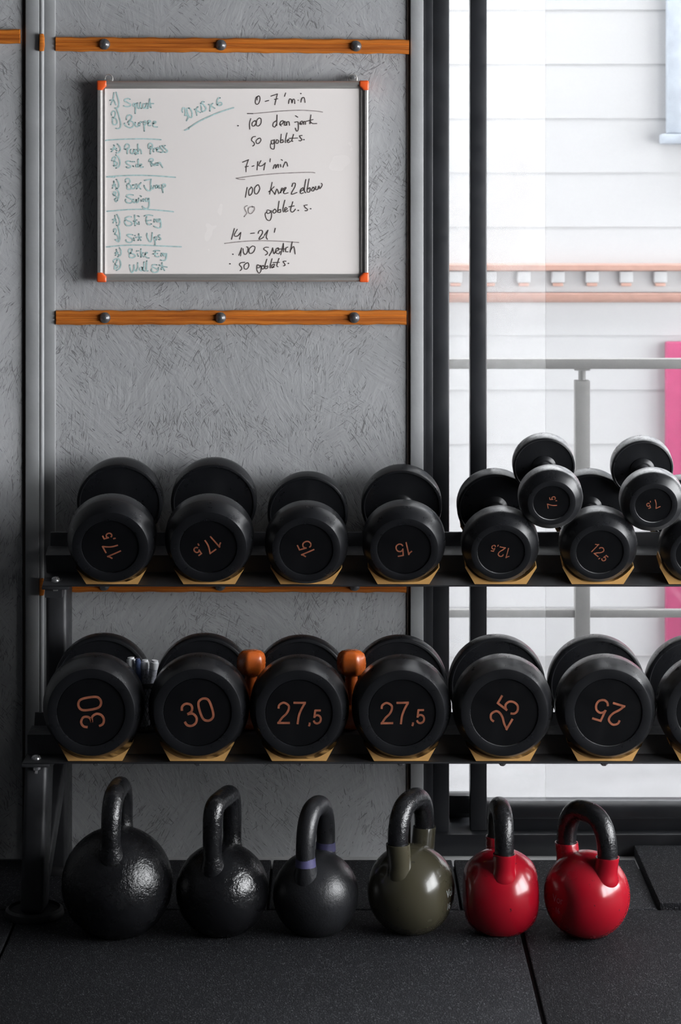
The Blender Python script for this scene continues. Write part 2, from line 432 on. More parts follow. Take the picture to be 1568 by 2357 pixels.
bm = xprism([(-.035, PZ(683, by)), (-.04, PZ(675, by)), (0, PZ(672, by)), (0, PZ(696, by)), (-.018, PZ(694, by))], -4.5, 7); obj('cornice_moulding', bm, SALMON, bld)
dsp = 78.3*by/F; xd0 = PX(1283, by)
for k in range(-12, 14):
    xx = xd0+k*dsp
    bm = nbox(xx-.020, xx+.020, -.034, -.010, PZ(650, by), PZ(624, by), .003); d = obj('dentil', bm, SIDING, bld)
    bm = nbox(xx-.016, xx+.016, -.030, -.011, PZ(658, by), PZ(650, by), .003); obj('dentil_foot', bm, SALMON, d)
# window of the building across
xw, zw = PX(1532, by), PZ(318, by)
wf = bmesh.new()
box(wf, xw, xw+.06, -.05, .0, zw+.0125, zw+.55, .006); box(wf, xw+.0605, xw+.9395, -.045, 0, zw+.0125, zw+.06, .006)
box(wf, xw+.94, xw+1.0, -.05, 0, zw+.0125, zw+.55, .006); box(wf, xw+.0605, xw+.9395, -.045, 0, zw+.49, zw+.55, .006)
box(wf, xw-.02, xw+1.02, -.075, 0, zw-.02, zw+.012, .005)
f_ = obj('window_frame', wf, FRAMEB, bld)
obj('pane', nbox(xw+.05, xw+.95, -.02, -.01, zw+.05, zw+.5), PANEB, f_)
xm = PX(1530, by)
dr = obj('low_door', nbox(xm, xm+.62, -.045, .0, .0, PZ(785, by), .006), MAGENTA, bld); dr['label'] = 'magenta door with a pink inset panel'
bm = bmesh.new(); box(bm, xm+.05, xm+.57, -.052, -.04, .08, PZ(800, by), .004); obj('door_panel', bm, PINK, dr)
bm = bmesh.new()
for q in (.10, .19, .28, .37, .46): box(bm, xm+q, xm+q+.045, -.06, -.05, .1, PZ(815, by), .003)
obj('door_slat', bm, MAGENTA, dr)

# ------------------------------------------------------------------ rubber floor mats
GM = 'black rubber floor mats'
def floor_mat(label, x0, x1, y0, y1, top=0.0, yaw=0.0):
    cx, cy = (x0+x1)/2, (y0+y1)/2
    b = nbox(x0-cx, x1-cx, y0-cy, y1-cy, 0, top-FL, .003)
    o = obj('floor_mat', b, MAT); o.location = (cx, cy, FL); o.rotation_euler[2] = yaw
    return tag(o, label, 'floor mat', GM)
floor_mat('wide black rubber mat carrying the black, charcoal and olive kettlebells', -.65, .3545, 3.60, 4.602)
floor_mat('wide black rubber mat under the rightmost red kettlebell', .3625, 1.36, 3.60, 4.602)
floor_mat('black rubber mat under the left foot of the dumbbell rack', -1.66, -.655, 3.60, 4.602)
floor_mat('black rubber mat strip behind the two glossy black kettlebells', -1.15, -.152, 4.608, 4.948)
floor_mat('black rubber mat strip behind the charcoal and olive kettlebells', -.147, .2435, 4.608, 4.948)
floor_mat('black rubber mat strip behind the two red kettlebells, by the glass', .2485, .645, 4.608, 4.948)
floor_mat('thicker raised black rubber mat at the right, touching the glass door', .652, 1.40, 4.608, 5.018, .012)

# ------------------------------------------------------------------ orange battens with domed bolts
def batten(label, x0, x1, zl, zr, bolts, y1):
    t = thing('wooden_batten', label, 'wooden batten', ((x0+x1)/2, y1, (zl+zr)/2), (0, math.atan2(zl-zr, x1-x0) if x1 > x0 else 0, 0), 'orange wooden battens on the wall')
    L = (x1-x0)/2; n = 90
    prof = [(0, -.0155), (-.013, -.0155), (-.0165, -.0125), (-.017, -.0065), (-.0145, -.0055), (-.0145, -.0035), (-.017, -.0025),
            (-.017, .0030), (-.0145, .0040), (-.0145, .0055), (-.017, .0065), (-.0165, .0125), (-.013, .0155), (0, .0155)]
    b = bmesh.new(); rows = []
    for i in range(n+1):
        x = -L+2*L*i/n; ph = x*60
        wv = .0006*math.sin(ph)+.0005*math.sin(ph*2.3+1)
        rows.append([b.verts.new((x, y, z+(wv if abs(z) > .01 else wv*.3))) for y, z in prof])
    for A, B in zip(rows, rows[1:]):
        for k in range(len(prof)-1): b.faces.new((A[k], B[k], B[k+1], A[k+1]))
    b.faces.new(rows[0]); b.faces.new(rows[-1][::-1])
    obj('strip', b, ORANGE, t, ang=25)
    for bx in bolts:
        lb = lathe([(0, -.0285), (.004, -.0285), (.0055, -.0275), (.0062, -.0262), (.009, -.0240), (.0115, -.0205), (.0122, -.017), (.0122, -.0150), (0, -.0150)], 20)
        obj('bolt', lb, BOLT, t, loc=(bx-(x0+x1)/2, 0, 0))
dB = WY-.017
X_ = lambda p: PX(p, dB)
Z_ = lambda p: PZ(p, dB)
batten('long orange batten above the whiteboard', X_(128), X_(942), Z_(101), Z_(107), [X_(241), X_(509), X_(820)], WY-.0005)
batten('long orange batten just below the whiteboard', X_(129), X_(936), Z_(731.5), Z_(731), [X_(242), X_(508), X_(816)], WY-.0005)
batten('long orange batten half hidden behind the upper dumbbell shelf', X_(129), X_(936), Z_(1347), Z_(1348), [X_(240), X_(507), X_(817)], WY-.0005)
batten('short orange batten end at the left edge, top corner', PX(-260, 4.978), PX(45, 4.978), PZ(83, 4.978), PZ(84, 4.978), [PX(-120, 4.978)], 4.9945)
for lab, y0p, y1p in (('small orange wood stub on the grey batten, level with the topmost orange batten', 118, 77), ('small orange brown wood stub on the grey batten, beside the upper rack shelf', 1372, 1332)):
    cx, cz = PX(96, 4.975), (PZ(y0p, 4.975)+PZ(y1p, 4.975))/2; hh = abs(PZ(y0p, 4.975)-PZ(y1p, 4.975))/2
    b = prism([(-.0055, -hh), (.004, -hh*.95), (.0055, -hh*.3), (.005, hh*.6), (.003, hh), (-.005, hh*.95)], -.012, .0, bev=.0015)
    o = obj('wood_stub', b, ORANGE); o.location = (cx, 4.9865, cz); tag(o, lab, 'wood piece', 'orange wood stubs')

# ------------------------------------------------------------------ whiteboard
by0 = 4.992                                  # writing surface
bl, br_, bt, bb = PX(225, by0), PX(848, by0), PZ(187, by0), PZ(648, by0)
wb = thing('whiteboard', 'white dry-erase board with handwritten workout and orange corners', 'whiteboard', ((bl+br_)/2, by0, (bt+bb)/2))
wx, wz = (br_-bl)/2, (bt-bb)/2
obj('writing_surface', nbox(-wx+.006, wx-.006, 0, .010, -wz+.006, wz-.006), BOARD, wb)
fw = .0165
def rail_prof(): return [(.018, 0), (-.006, 0), (-.010, .003), (-.010, .0075), (-.0065, .0085), (-.0065, .0095), (-.004, .0105), (-.004, fw), (.0, fw), (.018, fw)]
for nm, M, L in (('frame_rail', Matrix.Translation((0, 0, -wz)), wx), ('frame_rail', Matrix.Translation((0, 0, wz)) @ Matrix.Rotation(PI, 4, 'Y'), wx),
                 ('frame_rail', Matrix.Translation((-wx, 0, 0)) @ Matrix.Rotation(PI/2, 4, 'Y'), wz), ('frame_rail', Matrix.Translation((wx, 0, 0)) @ Matrix.Rotation(-PI/2, 4, 'Y'), wz)):
    obj(nm, xprism(rail_prof(), -L+.012, L-.012, M=M), ALU, wb)
for sx in (-1, 1):
    for sz in (-1, 1):
        c_ = [(0, 0), (.0215, 0), (.0215, .012), (.0165, .0165), (.012, .0215), (0, .0215)]
        b = prism([(-.0012+x, -.0012+z_) for x, z_ in c_], -.0125, .019)
        bmesh.ops.bevel(b, geom=[e for e in b.edges if e.calc_face_angle(0) > .5], offset=.0035, segments=3, profile=.5, affect='EDGES')
        b.transform(Matrix.Translation((sx*wx, 0, sz*wz)) @ Matrix.Diagonal((-sx, 1, -sz, 1)))
        obj('corner_cap', b, CAPR, wb, ang=50)
for i, px in enumerate((249, 813)):
    hx = PX(px, by0)-(bl+br_)/2
    b = nbox(hx-.009, hx+.009, -.0005, .012, wz-.006, wz+.004, .001)
    ring = [(hx+.0085*math.cos(t), .014, wz+.006+.0095*math.sin(t)) for t in (PI*k/14 for k in range(15))]
    tube(ring, .0016, 8, b); tube([(hx-.0085, .014, wz-.002), (hx-.0085, .014, wz+.006)], .0016, 8, b); tube([(hx+.0085, .014, wz-.002), (hx+.0085, .014, wz+.006)], .0016, 8, b)
    hg = obj('hanger', b, ALU, wb)
    if i == 1:
        obj('screw', lathe([(0, .004), (.002, .0035), (.0052, .0045), (.006, .0065), (.0055, .008), (.002, .0082), (.002, .0275), (0, .0275)], 18, M=Matrix.Translation((hx, 0, wz+.0085))), ZINC, hg)

# handwriting: pen strokes as points on the board, one ribbon each
def smooth_stroke(p, n=5):
    if len(p) < 3: return p
    q = [p[0]]+p+[p[-1]]; out = []
    for i in range(1, len(q)-2):
        a, b_, c_, d_ = q[i-1], q[i], q[i+1], q[i+2]
        for k in range(n):
            t = k/n
            out.append(tuple(.5*((2*b_[j])+(-a[j]+c_[j])*t+(2*a[j]-5*b_[j]+4*c_[j]-d_[j])*t*t+(-a[j]+3*b_[j]-3*c_[j]+d_[j])*t**3) for j in (0, 1)))
    out.append(p[-1]); return out
def write(ox, oy, k, txt, mat, wid, parent, label):
    b = bmesh.new(); lay = 0
    for s in txt.split(';'):
        v = [float(a) for a in s.replace(',', ' ').split()]
        if len(v) < 2: continue
        p = [((ox+v[i]*k), (oy+v[i+1]*k)) for i in range(0, len(v), 2)]
        p = [(PX(a, by0)-(bl+br_)/2, PZ(c_, by0)-(bt+bb)/2) for a, c_ in p]
        hw = wid/2; lay += 1; yy = -.0004-.00002*lay
        if len(p) == 1: p = [p[0], (p[0][0]+.0008, p[0][1])]; hw *= 1.3
        p = smooth_stroke(p); A = []; B = []
        for i in range(len(p)):
            d = Vector(p[min(i+1, len(p)-1)])-Vector(p[max(i-1, 0)])
            if d.length < 1e-9: d = Vector((1, 0))
            d.normalize(); nx, nz = -d.y*hw, d.x*hw
            A.append(b.verts.new((p[i][0]+nx, yy, p[i][1]+nz))); B.append(b.verts.new((p[i][0]-nx, yy, p[i][1]-nz)))
        for i in range(len(p)-1): b.faces.new((A[i], A[i+1], B[i+1], B[i]))
        for e, (cx, cz) in ((0, p[0]), (1, p[-1])):
            ring = [b.verts.new((cx+hw*math.cos(t), yy, cz+hw*math.sin(t))) for t in (2*PI*q/8 for q in range(8))]; b.faces.new(ring)
    o = obj('handwriting', b, mat, parent); o['label'] = label
a1 = .10204; a2 = .12755; a3 = .14031; a4 = .14668; WT = .0028; WI = .0020
T_ = [
 (235, 200, a1, '270,130 265,200 245,290 195,405; 245,290 280,330 318,405; 180,305 215,295 270,300; 322,120 345,200 375,300 385,400 365,460 320,485 290,475; 635,280 590,262 530,275 508,305 560,345 635,385 640,425 590,445 520,440 488,425; 745,380 715,375 700,410 720,440 755,410 765,375; 765,375 758,480 752,600; 800,360 805,430 825,490 860,450 868,350; 868,350 868,440 890,490; 960,380 925,400 930,470 970,480 1000,440 1005,370; 1005,370 1010,470 1030,490; 1078,270 1075,350 1050,440 1030,490; 1078,300 1090,390 1110,470; 1030,380 1100,378 1165,378', 'teal handwriting A) Squat'),
 (235, 200, a1, '215,640 225,570 265,545 300,575 300,640 265,700; 245,680 238,790 245,835 285,855 335,825 340,770 300,710 260,695; 290,475 330,500 370,600 400,720 425,830 420,900 380,940 315,935; 552,740 565,670 620,632 670,655 668,710 640,750 615,765; 615,765 690,790 715,850 690,905 630,922 560,895 515,850 505,820; 585,800 620,780; 610,765 608,855; 755,800 755,860 785,900 820,880 835,810; 835,810 840,880; 850,820 855,880; 855,830 880,785 905,800; 940,800 955,880 958,1000; 940,800 965,770 1000,790 990,840 955,865; 1040,820 1095,790 1085,760 1050,775 1040,830 1060,875 1100,870; 1140,825 1200,820 1215,785 1180,780 1160,840 1170,890 1210,905 1250,905', 'teal handwriting B) Burpee'),
 (235, 310, a2, '60,105 150,95 400,82 750,75 1065,90; 215,185 235,240 270,290; 225,200 200,270 170,310; 160,262 265,250; 275,165 320,215 335,270 305,320 255,330; 460,245 458,345; 415,265 415,210 450,168 490,190 490,240 460,265 425,262; 520,265 520,320 545,345 575,310 580,265; 580,265 585,340; 625,270 600,285 625,315 630,345 600,358; 648,170 655,260 655,345; 655,300 685,265 705,290 712,345; 878,210 878,345; 845,250 840,190 875,155 910,185 905,240 875,260; 930,260 935,310; 935,270 960,240 980,255; 990,270 1025,265 1020,235 995,250 1000,295 1030,310; 1090,200 1055,215 1070,250 1105,280 1100,315 1060,320; 1145,195 1110,215 1140,250 1180,285 1170,315 1125,315', 'teal handwriting A) Push Press'),
 (235, 310, a2, '180,470 195,420 235,400 245,430 215,475; 230,480 275,510 270,550 235,570 205,560; 215,475 222,520 225,560; 250,362 300,410 325,490 310,570 255,605; 520,485 470,475 435,495 460,530 515,560 510,590 470,600 440,580; 560,560 568,580; 540,488 590,488; 655,440 655,580; 650,540 620,550 620,580 655,580; 690,560 715,545 710,530 690,545 690,575 715,590 745,580; 880,480 898,570; 848,485 870,440 910,435 925,460 900,490 880,505; 890,505 930,545 950,555; 940,530 945,555 970,550 980,510; 985,510 990,555; 1010,555 1015,510; 1015,520 1045,500 1070,545 1095,590; 85,762 230,765; 85,760 350,742 650,733 1000,745 1325,770', 'teal handwriting B) Side Run'),
 (235, 400, a2, '215,130 215,190 190,260; 215,150 240,210 265,265; 190,210 245,200; 260,100 295,150 305,220 280,270; 425,150 435,100 475,85 505,115 500,165 460,190; 470,180 520,210 530,255 500,285 460,270 455,235; 445,215 490,180; 560,205 535,230 540,265 575,270 605,240 595,205 560,205; 620,185 700,275; 705,160 625,275; 765,122 890,98; 885,100 880,200 885,270 870,305 820,295 770,235 765,210; 890,215 900,260 925,270 945,210; 975,260 985,205 1000,220 1000,255 1020,215 1035,220 1035,260 1060,260; 1085,200 1095,280 1100,340; 1085,215 1115,185 1145,195 1140,230 1100,245', 'teal handwriting A) Box Jump'),
 (235, 400, a2, '245,280 285,300 308,370 295,450 255,505; 200,375 215,330 250,335 245,370 215,395; 235,390 270,420 250,450; 230,450 245,495 285,480; 565,385 510,375 460,385 445,410 490,440 545,470 545,510 500,530 450,515 425,480 430,460; 565,460 580,520 610,500 620,460 630,520 660,500 665,440; 705,470 710,500; 690,395 712,410; 745,500 750,450 790,500 800,440; 840,450 805,445 800,490 835,495 845,440; 848,450 855,550 840,610 800,630 750,610 728,585; 88,678 250,665 500,645 800,642 1100,665 1290,685', 'teal handwriting B) Swing'),
 (235, 480, a2, '235,125 235,190 200,260; 235,180 265,262; 190,200 250,195; 270,105 310,180 322,250 300,300 260,300; 530,150 470,150 420,180 450,210 520,240 545,280 500,310 440,300 412,250 415,215; 590,115 595,200 598,310; 570,230 630,205; 595,225 640,280; 668,240 672,285; 650,130 675,145; 765,135 840,115 915,128; 810,150 800,220 825,280 865,292 895,275; 800,222 885,210; 945,245 950,190; 950,205 975,190 990,240; 1040,190 1010,195 1010,235 1040,235 1050,190; 1050,190 1065,270 1060,340 1015,350 940,318', 'teal handwriting A) Ski Erg'),
 (235, 480, a2, '210,420 225,370 260,375 258,420 230,455; 230,465 275,480 295,540 270,570 245,560; 285,310 315,400 325,500 318,570 290,600 240,560; 555,475 490,465 450,480 490,510 545,550 540,595 490,612 440,595 435,565; 575,530 585,580; 590,485 600,488; 665,455 670,520 655,575; 610,520 710,515; 670,520 705,575; 812,445 825,530 860,595 890,590 905,520 908,435; 945,530 960,600 960,655; 945,530 980,510 995,530 975,570; 1045,475 1020,495 1060,540 1055,560 1030,560; 80,690 150,690; 80,692 350,668 700,660 1050,675 1430,690', 'teal handwriting B) Sit Ups'),
 (235, 560, a2, '260,110 265,160 245,220; 265,140 300,210; 235,175 290,165; 315,80 345,140 335,210 285,245; 545,105 500,100 480,140 500,170 580,200 600,235 550,262 500,245 495,200 530,160 545,120; 645,190 655,235; 625,140 665,135; 705,100 705,250; 705,205 745,170; 710,205 755,245; 780,200 820,175 805,165 785,185 790,235 820,260 850,265; 930,140 980,130 1040,135; 965,140 960,190 970,230 1000,245 1030,240; 925,195 1005,185; 1070,235 1075,180; 1075,195 1100,180 1115,225; 1165,190 1130,190 1125,225 1155,225 1165,185; 1165,185 1160,270 1130,310 1060,303', 'teal handwriting A) Bike Erg'),
 (235, 560, a2, '210,340 205,310 250,280 310,290 340,370 320,450 260,490; 275,300 260,345 235,370; 240,370 225,460 260,450 290,405 250,395; 500,390 515,480 545,530 575,470 580,390; 580,390 590,470 620,500 645,440 645,350; 720,430 685,450 690,490 720,490 735,430 735,490; 762,335 760,480 775,500; 810,315 805,480 830,498; 990,390 930,385 905,420 960,450 1015,480 1000,515 940,525 895,490 900,460; 1022,440 1020,480; 1030,385 1045,400; 1085,350 1090,420 1070,475; 1040,405 1175,430; 1090,430 1130,490', 'teal handwriting B) Wall Sit'),
 (400, 210, a1, '200,475 188,430 215,378 250,385 262,440 265,510 250,545; 250,545 315,545 325,600 290,668; 345,380 300,400 310,480 350,570 395,595 420,540 405,450 370,390 345,380; 465,405 530,440 605,480; 550,350 510,430 525,545; 610,270 625,360 640,465; 690,240 655,235 640,265 690,320 735,385 710,435 640,465; 790,295 860,340 930,385; 885,275 840,330 820,450; 1050,150 1010,160 980,220 985,300 1030,325 1085,300 1080,260 1030,255 990,300; 250,880 345,850; 340,830 600,670 900,530 1150,435 1355,372', 'underlined teal handwriting 30 x 15 x 6'),
]
for ox, oy, k, s, lab in T_: write(ox, oy, k, s, TEAL, WT, wb, lab)
K_ = [
 (540, 205, a3, '395,115 355,140 342,220 365,250 400,230 420,160 405,115 375,125 370,180; 505,203 562,187; 597,117 705,80; 705,80 685,160 662,258; 655,170 710,158; 840,65 822,120; 888,238 905,165 935,175 945,230 960,170 985,175 990,238; 1045,180 1047,184; 1086,74; 1090,215 1110,150 1145,145 1158,220; 210,402 300,403', INK, "dark handwriting 0-7' min"),
 (540, 205, a3, '300,403 500,385 750,362 1050,348 1300,358 1445,377', INKF, 'rubbed underline below the first heading'),
 (540, 205, a3, '268,485 248,560 252,658; 335,520 295,550 290,600 325,605 355,560 345,520; 405,475 370,510 360,590 395,605 435,560 435,490 405,475; 700,425 698,500 695,600; 690,520 645,550 630,600 660,625 695,570; 745,580 790,570 800,520 765,530 745,575 770,605; 800,550 830,530 820,590 850,590 855,540; 858,595 865,540 895,540 903,595; 990,545 1040,540 1050,600 1045,670 1020,690 1000,640; 1000,437 1038,460; 1075,565 1120,555 1110,525 1080,545 1080,580 1110,580; 1135,580 1140,535 1165,540 1165,580; 1255,425 1245,500 1240,570; 1175,530 1215,520 1290,500; 1245,530 1280,565 1350,565; 57,602', INK, 'dark handwriting 100 clean jerk'),
 (540, 205, a3, '345,778 300,790 280,840 320,880 325,915 300,935; 390,810 355,850 365,890 400,890 435,840 420,805 390,815; 645,840 605,850 610,900 645,890 655,830; 655,840 658,930 645,985 600,970 590,920 610,880; 690,835 680,880 710,890 725,850 700,830; 768,740 755,880; 755,850 790,830 800,870 760,882; 862,720 835,850 840,880; 870,850 895,840 885,825 865,850 880,880 920,860; 970,745 955,800 940,855 960,855; 900,810 1035,803; 1110,760 1070,770 1085,800 1105,830 1085,850 1060,845; 1138,830', INK, 'dark handwriting 50 goblet s. below clean jerk'),
 (530, 350, a4, "195,160 290,120; 288,120 255,220 250,310; 235,235 285,222; 345,225 375,215; 437,150 422,280; 485,135 450,210 500,215 555,170; 550,170 530,280; 632,105 625,155; 675,262 700,200 720,210 715,255 745,195 760,205 755,245; 790,195 798,230; 805,118 822,132; 830,240 860,170 885,160 905,220", INK, "dark handwriting 7-14' min"),
 (530, 350, a4, '95,412 350,375 700,340 1000,325 1250,318 1330,325; 95,412 150,428 230,428', INKF, 'rubbed underline below the second heading'),
 (530, 350, a4, '268,555 240,710; 330,560 295,600 300,680 340,650 355,580 330,545; 420,520 385,570 390,650 430,650 465,580 445,515 420,525; 660,475 640,570 620,660; 610,625 690,545; 650,590 705,665; 705,665 735,580 765,655; 780,640 830,580 810,570 795,640; 845,620 880,560 850,570 845,650 910,640; 970,540 990,490 1025,495 1015,550 960,660 1050,635; 1105,620 1150,590 1140,560 1105,600 1110,650 1150,640; 1190,430 1165,590 1185,640; 1240,420 1210,600 1220,630 1250,620 1255,560 1220,580; 1300,560 1275,600 1310,610 1325,570 1300,550; 1345,540 1345,590 1380,580 1395,530 1410,575 1445,520 1435,490', INK, 'dark handwriting 100 knee 2 elbow'),
 (530, 350, a4, '270,840 225,870 245,920 260,960 220,1015', INKF, 'rubbed handwritten digit 5'),
 (530, 350, a4, '350,850 290,880 290,950 330,965 380,910 375,860 345,865', INKF, 'rubbed handwritten digit 0'),
 (530, 350, a4, '630,920 585,910 580,960 620,955 645,920; 645,920 650,1010 620,1075 570,1050 550,970 580,940; 700,895 670,930 690,960 725,930 705,895; 770,770 745,940; 750,920 790,900 790,945 750,945; 860,755 830,890 840,940; 855,920 895,890 870,870 855,910 870,940 910,920; 985,780 950,900 965,940 1000,930 1025,895; 925,860 1005,845; 1068,915; 1210,830 1165,840 1180,870 1215,900 1205,920 1175,920; 1262,890', INK, 'dark handwriting goblet. s. below knee 2 elbow'),
 (505, 510, a2, "275,125 245,230 222,320; 325,140 280,220 275,260 330,260 390,195; 390,195 370,318; 565,215 635,208; 705,215 720,170 770,160 780,210 715,318 775,300 805,275; 815,250 880,155; 880,155 850,270 870,320; 1012,122 995,195", INK, "dark handwriting 14-21'"),
 (505, 510, a2, '95,395 350,365 700,345 1100,355 1435,378', INKF, 'rubbed underline below the third heading'),
 (505, 510, a2, '243,590; 355,610 405,475; 400,480 385,620; 430,490 440,560 470,595 510,550 520,470 490,455; 600,440 545,490 540,560 580,575 630,530 645,460 600,440; 890,465 830,465 805,500 860,540 870,580 830,605; 905,615 950,530 965,475; 965,475 985,580 1010,550; 1020,540 1075,510 1065,475 1025,500 1025,560 1075,580 1100,540; 1160,395 1110,600; 1160,395 1160,545; 1060,495 1195,495; 1240,460 1205,480 1200,540 1240,545; 1318,365 1280,555; 1280,530 1345,450 1370,585', INK, 'dark handwriting 100 snatch'),
 (505, 510, a2, '190,762; 460,735 390,745 365,780 400,820 405,860 375,885; 490,750 450,790 455,850 500,855 535,800 520,745 485,755; 735,800 690,780 680,830 720,830 750,790; 750,790 755,880 720,930 685,890 675,840; 790,790 765,820 780,860 815,830 795,795; 860,680 825,800 830,850 870,840 875,800 840,815; 955,670 920,800 920,840; 960,830 1000,780 975,770 945,800 950,835 990,820; 1080,665 1040,790 1060,815; 975,740 1085,735; 1205,715 1155,720 1175,755 1190,785 1160,800; 1245,755', INK, 'dark handwriting 50 goblet s. in the bottom line'),
]
for ox, oy, k, s, mt, lab in K_: write(ox, oy, k, s, mt, WI, wb, lab)

# ------------------------------------------------------------------ dumbbell rack
YU, ZU, TU = 4.766, PZ(1347, 4.766), math.radians(17.3)      # upper shelf: lip position and tilt
YL, ZL, TL = 4.538, PZ(1754, 4.538), math.radians(2.2)      # lower shelf
SPU = .205; XU0 = PX(258, YU); XL0 = PX(219, YL)
XE = XU0+8*SPU+.14                                          # right end of the shelves, beyond the frame
rack = thing('dumbbell_rack', 'black steel two-tier dumbbell rack standing against the wall and window', 'dumbbell rack', (0, 4.75, 0))
def loc_(M): return Matrix.Translation((0, -4.75, 0)) @ M
MU = Matrix.Translation((0, YU, ZU)) @ Matrix.Rotation(TU, 4, 'X')
ML = Matrix.Translation((0, YL, ZL)) @ Matrix.Rotation(TL, 4, 'X')
def shelf(M, x0, x1, lip, tread, rear):
    th = .004
    f = [(0, -th), (0, 0), (lip, 0), (lip, .040), (lip+tread, .040), (lip+tread, .040-th), (lip+th, .040-th), (lip+th, -th)]
    obj('front_rail', xprism(f, x0, x1, M=loc_(M), bev=.0012), RACK, rack)
    u = lip+tread+.001
    r = [(u, .028), (u+.020, .061), (u+.024, .061), (u+.012, .032), (u+.012, -th), (rear, -th), (rear, -2*th), (u+.008, -2*th), (u+.008, .028)]
    obj('rear_rail', xprism(r, x0+.004, x1-.004, M=loc_(M)), RACK, rack)
xEu, xEl = PX(98, YU), PX(54, YL)
shelf(MU, xEu, XE, .060, .045, .262)
shelf(ML, xEl, XE-.02, .056, .068, .275)
def saddle(M, x, R, wc, u0, u1):
    poly = [(-.0545, .0015), (.0545, .0015), (.0755, .040)]
    rr = R+.0025; n = 16
    a0 = math.asin(min(.99, .0735/rr))
    arc = [(rr*math.sin(a0-2*a0*i/n), max(.006, wc-rr*math.cos(a0-2*a0*i/n))) for i in range(n+1)]
    poly += arc+[(-.0755, .040)]
    b = prism([(x+a, c_) for a, c_ in poly], u0, u1, bev=.0)
    b.transform(loc_(M)); return obj('saddle', b, SADDLE, rack, ang=25)
def bolt_head(M, x, u, name='bolt'):
    b = lathe([(0, .0085), (.004, .008), (.0075, .006), (.0092, .003), (.0095, .0002), (0, .0002)], 20, 'Z', M=loc_(M) @ Matrix.Translation((x, u, 0)))
    h = obj(name, b, ZINC, rack)
    b = lathe([(0, -.030), (.0045, -.0295), (.0045, -.021), (.0095, -.021), (.0098, -.012), (0, -.012)], 6, 'Z', M=loc_(M) @ Matrix.Translation((x, u, 0)))
    obj('nut', b, ZINC, h, ang=20)
for s, xx in ((MU, PX(125, YU)), (ML, PX(80, YL))): bolt_head(s, xx, .022)
for s, x0, x1 in ((MU, xEu-.002, xEu+.055), (ML, xEl-.004, xEl+.052)):
    obj('mounting_plate', nbox(x0, x1, .001, .12, -.0115, -.0045, .001, M=loc_(s)), RACK, rack)
for i in range(8):
    b = lathe([(0, -.014), (.0045, -.013), (.0075, -.010), (.0075, -.0045), (0, -.0045)], 6, 'Z', M=loc_(ML) @ Matrix.Translation((XL0+i*SPU, .020, 0)))
    obj('saddle_nut', b, ZINC, rack, ang=20)
def beam(p, q, wx_, wn, bev, name):
    """rectangular tube from p to q, wx_ wide in x, wn deep across"""
    p, q = Vector(p), Vector(q); d = (q-p); L = d.length; d.normalize()
    X = Vector((1, 0, 0)); nn = d.cross(X).normalized()
    M = Matrix((X, nn, d)).transposed().to_4x4(); M.translation = p
    b = nbox(-wx_/2, wx_/2, -wn/2, wn/2, 0, L, bev, M=Matrix.Translation((0, -4.75, 0)) @ M, seg=3)
    return obj(name, b, RACK, rack)
XLEG, XPST = (PX(57, 4.55)+PX(106, 4.55))/2, (PX(105, 4.83)+PX(153, 4.83))/2
for sx, xl, xp in ((0, XLEG, XPST), (1, XE-.07, XE-.05)):
    beam((xl-.004*(1-sx), 4.565, .012), (xl, 4.613, ZL-.014), .046, .105, .009, 'front_leg')
    beam((xp, 4.885, .012), (xp, 4.885, ZU-.004), .045, .105, .009, 'rear_post')
    beam((xl+.001, 4.61, .075), (xp, 4.85, .225), .040, .05, .006, 'brace')
    beam((xl+.001, 4.60, ZL-.03), (xp, 4.85, ZL-.03), .036, .03, .005, 'shelf_arm')
    b = prism([(xp-.018, ZU+.01), (xp+.018, ZU+.01), (xp+.018, ZU-.03), (xp-.018, ZU-.03)], YU+.02-4.75, 4.86-4.75); obj('shelf_arm', b, RACK, rack)
    for yy, xx in ((4.51+.055, xl-.004), (4.885, xp)):
        b = lathe([(0, 0), (.0585, 0), (.060, .004), (.058, .014), (.052, .018), (.049, .0125), (0, .0125)], 40, 'Z', M=Matrix.Translation((xx, yy-4.75, .0002)))
        obj('foot', b, plain('foot_rubber', (.016, .016, .017), .55) if 'foot_rubber' not in bpy.data.materials else bpy.data.materials['foot_rubber'], rack)

# ------------------------------------------------------------------ dumbbells
_mesh = {}
def head_prof(R, T, face, disc, ch):
    return [(disc*R, .0035), (disc*R+.0004, .0004), (disc*R+.0016, 0), (face*R-.003, 0), (face*R-.0008, .0006), (face*R, .0018),
            (R-(1-face)*R*.42, ch*T*.52), (R-.0024, ch*T*.93), (R-.0007, ch*T+.002), (R, ch*T+.0055), (R, T-.0045), (R-.0012, T-.0016), (R-.004, T-.0002),
            (R*.93, T), (R*.912, T-.0022), (R*.35, T-.001), (.026, T+.001), (.0215, T+.006), (.0175, T+.008), (0, T+.008)]
TYPES = {  # R, head thickness, total length, face ratio, disc ratio, chamfer share, digit height/R, rubber
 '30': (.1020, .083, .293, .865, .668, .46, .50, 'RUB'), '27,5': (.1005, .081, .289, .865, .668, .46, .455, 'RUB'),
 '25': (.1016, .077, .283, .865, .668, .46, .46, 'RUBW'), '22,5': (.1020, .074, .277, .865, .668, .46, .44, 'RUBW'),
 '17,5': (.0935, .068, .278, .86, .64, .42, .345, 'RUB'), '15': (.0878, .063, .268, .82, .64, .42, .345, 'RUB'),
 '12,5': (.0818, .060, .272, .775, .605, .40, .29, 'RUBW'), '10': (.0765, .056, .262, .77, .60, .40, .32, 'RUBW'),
 '7,5': (.0675, .050, .232, .75, .57, .34, .30, 'RUBX')}
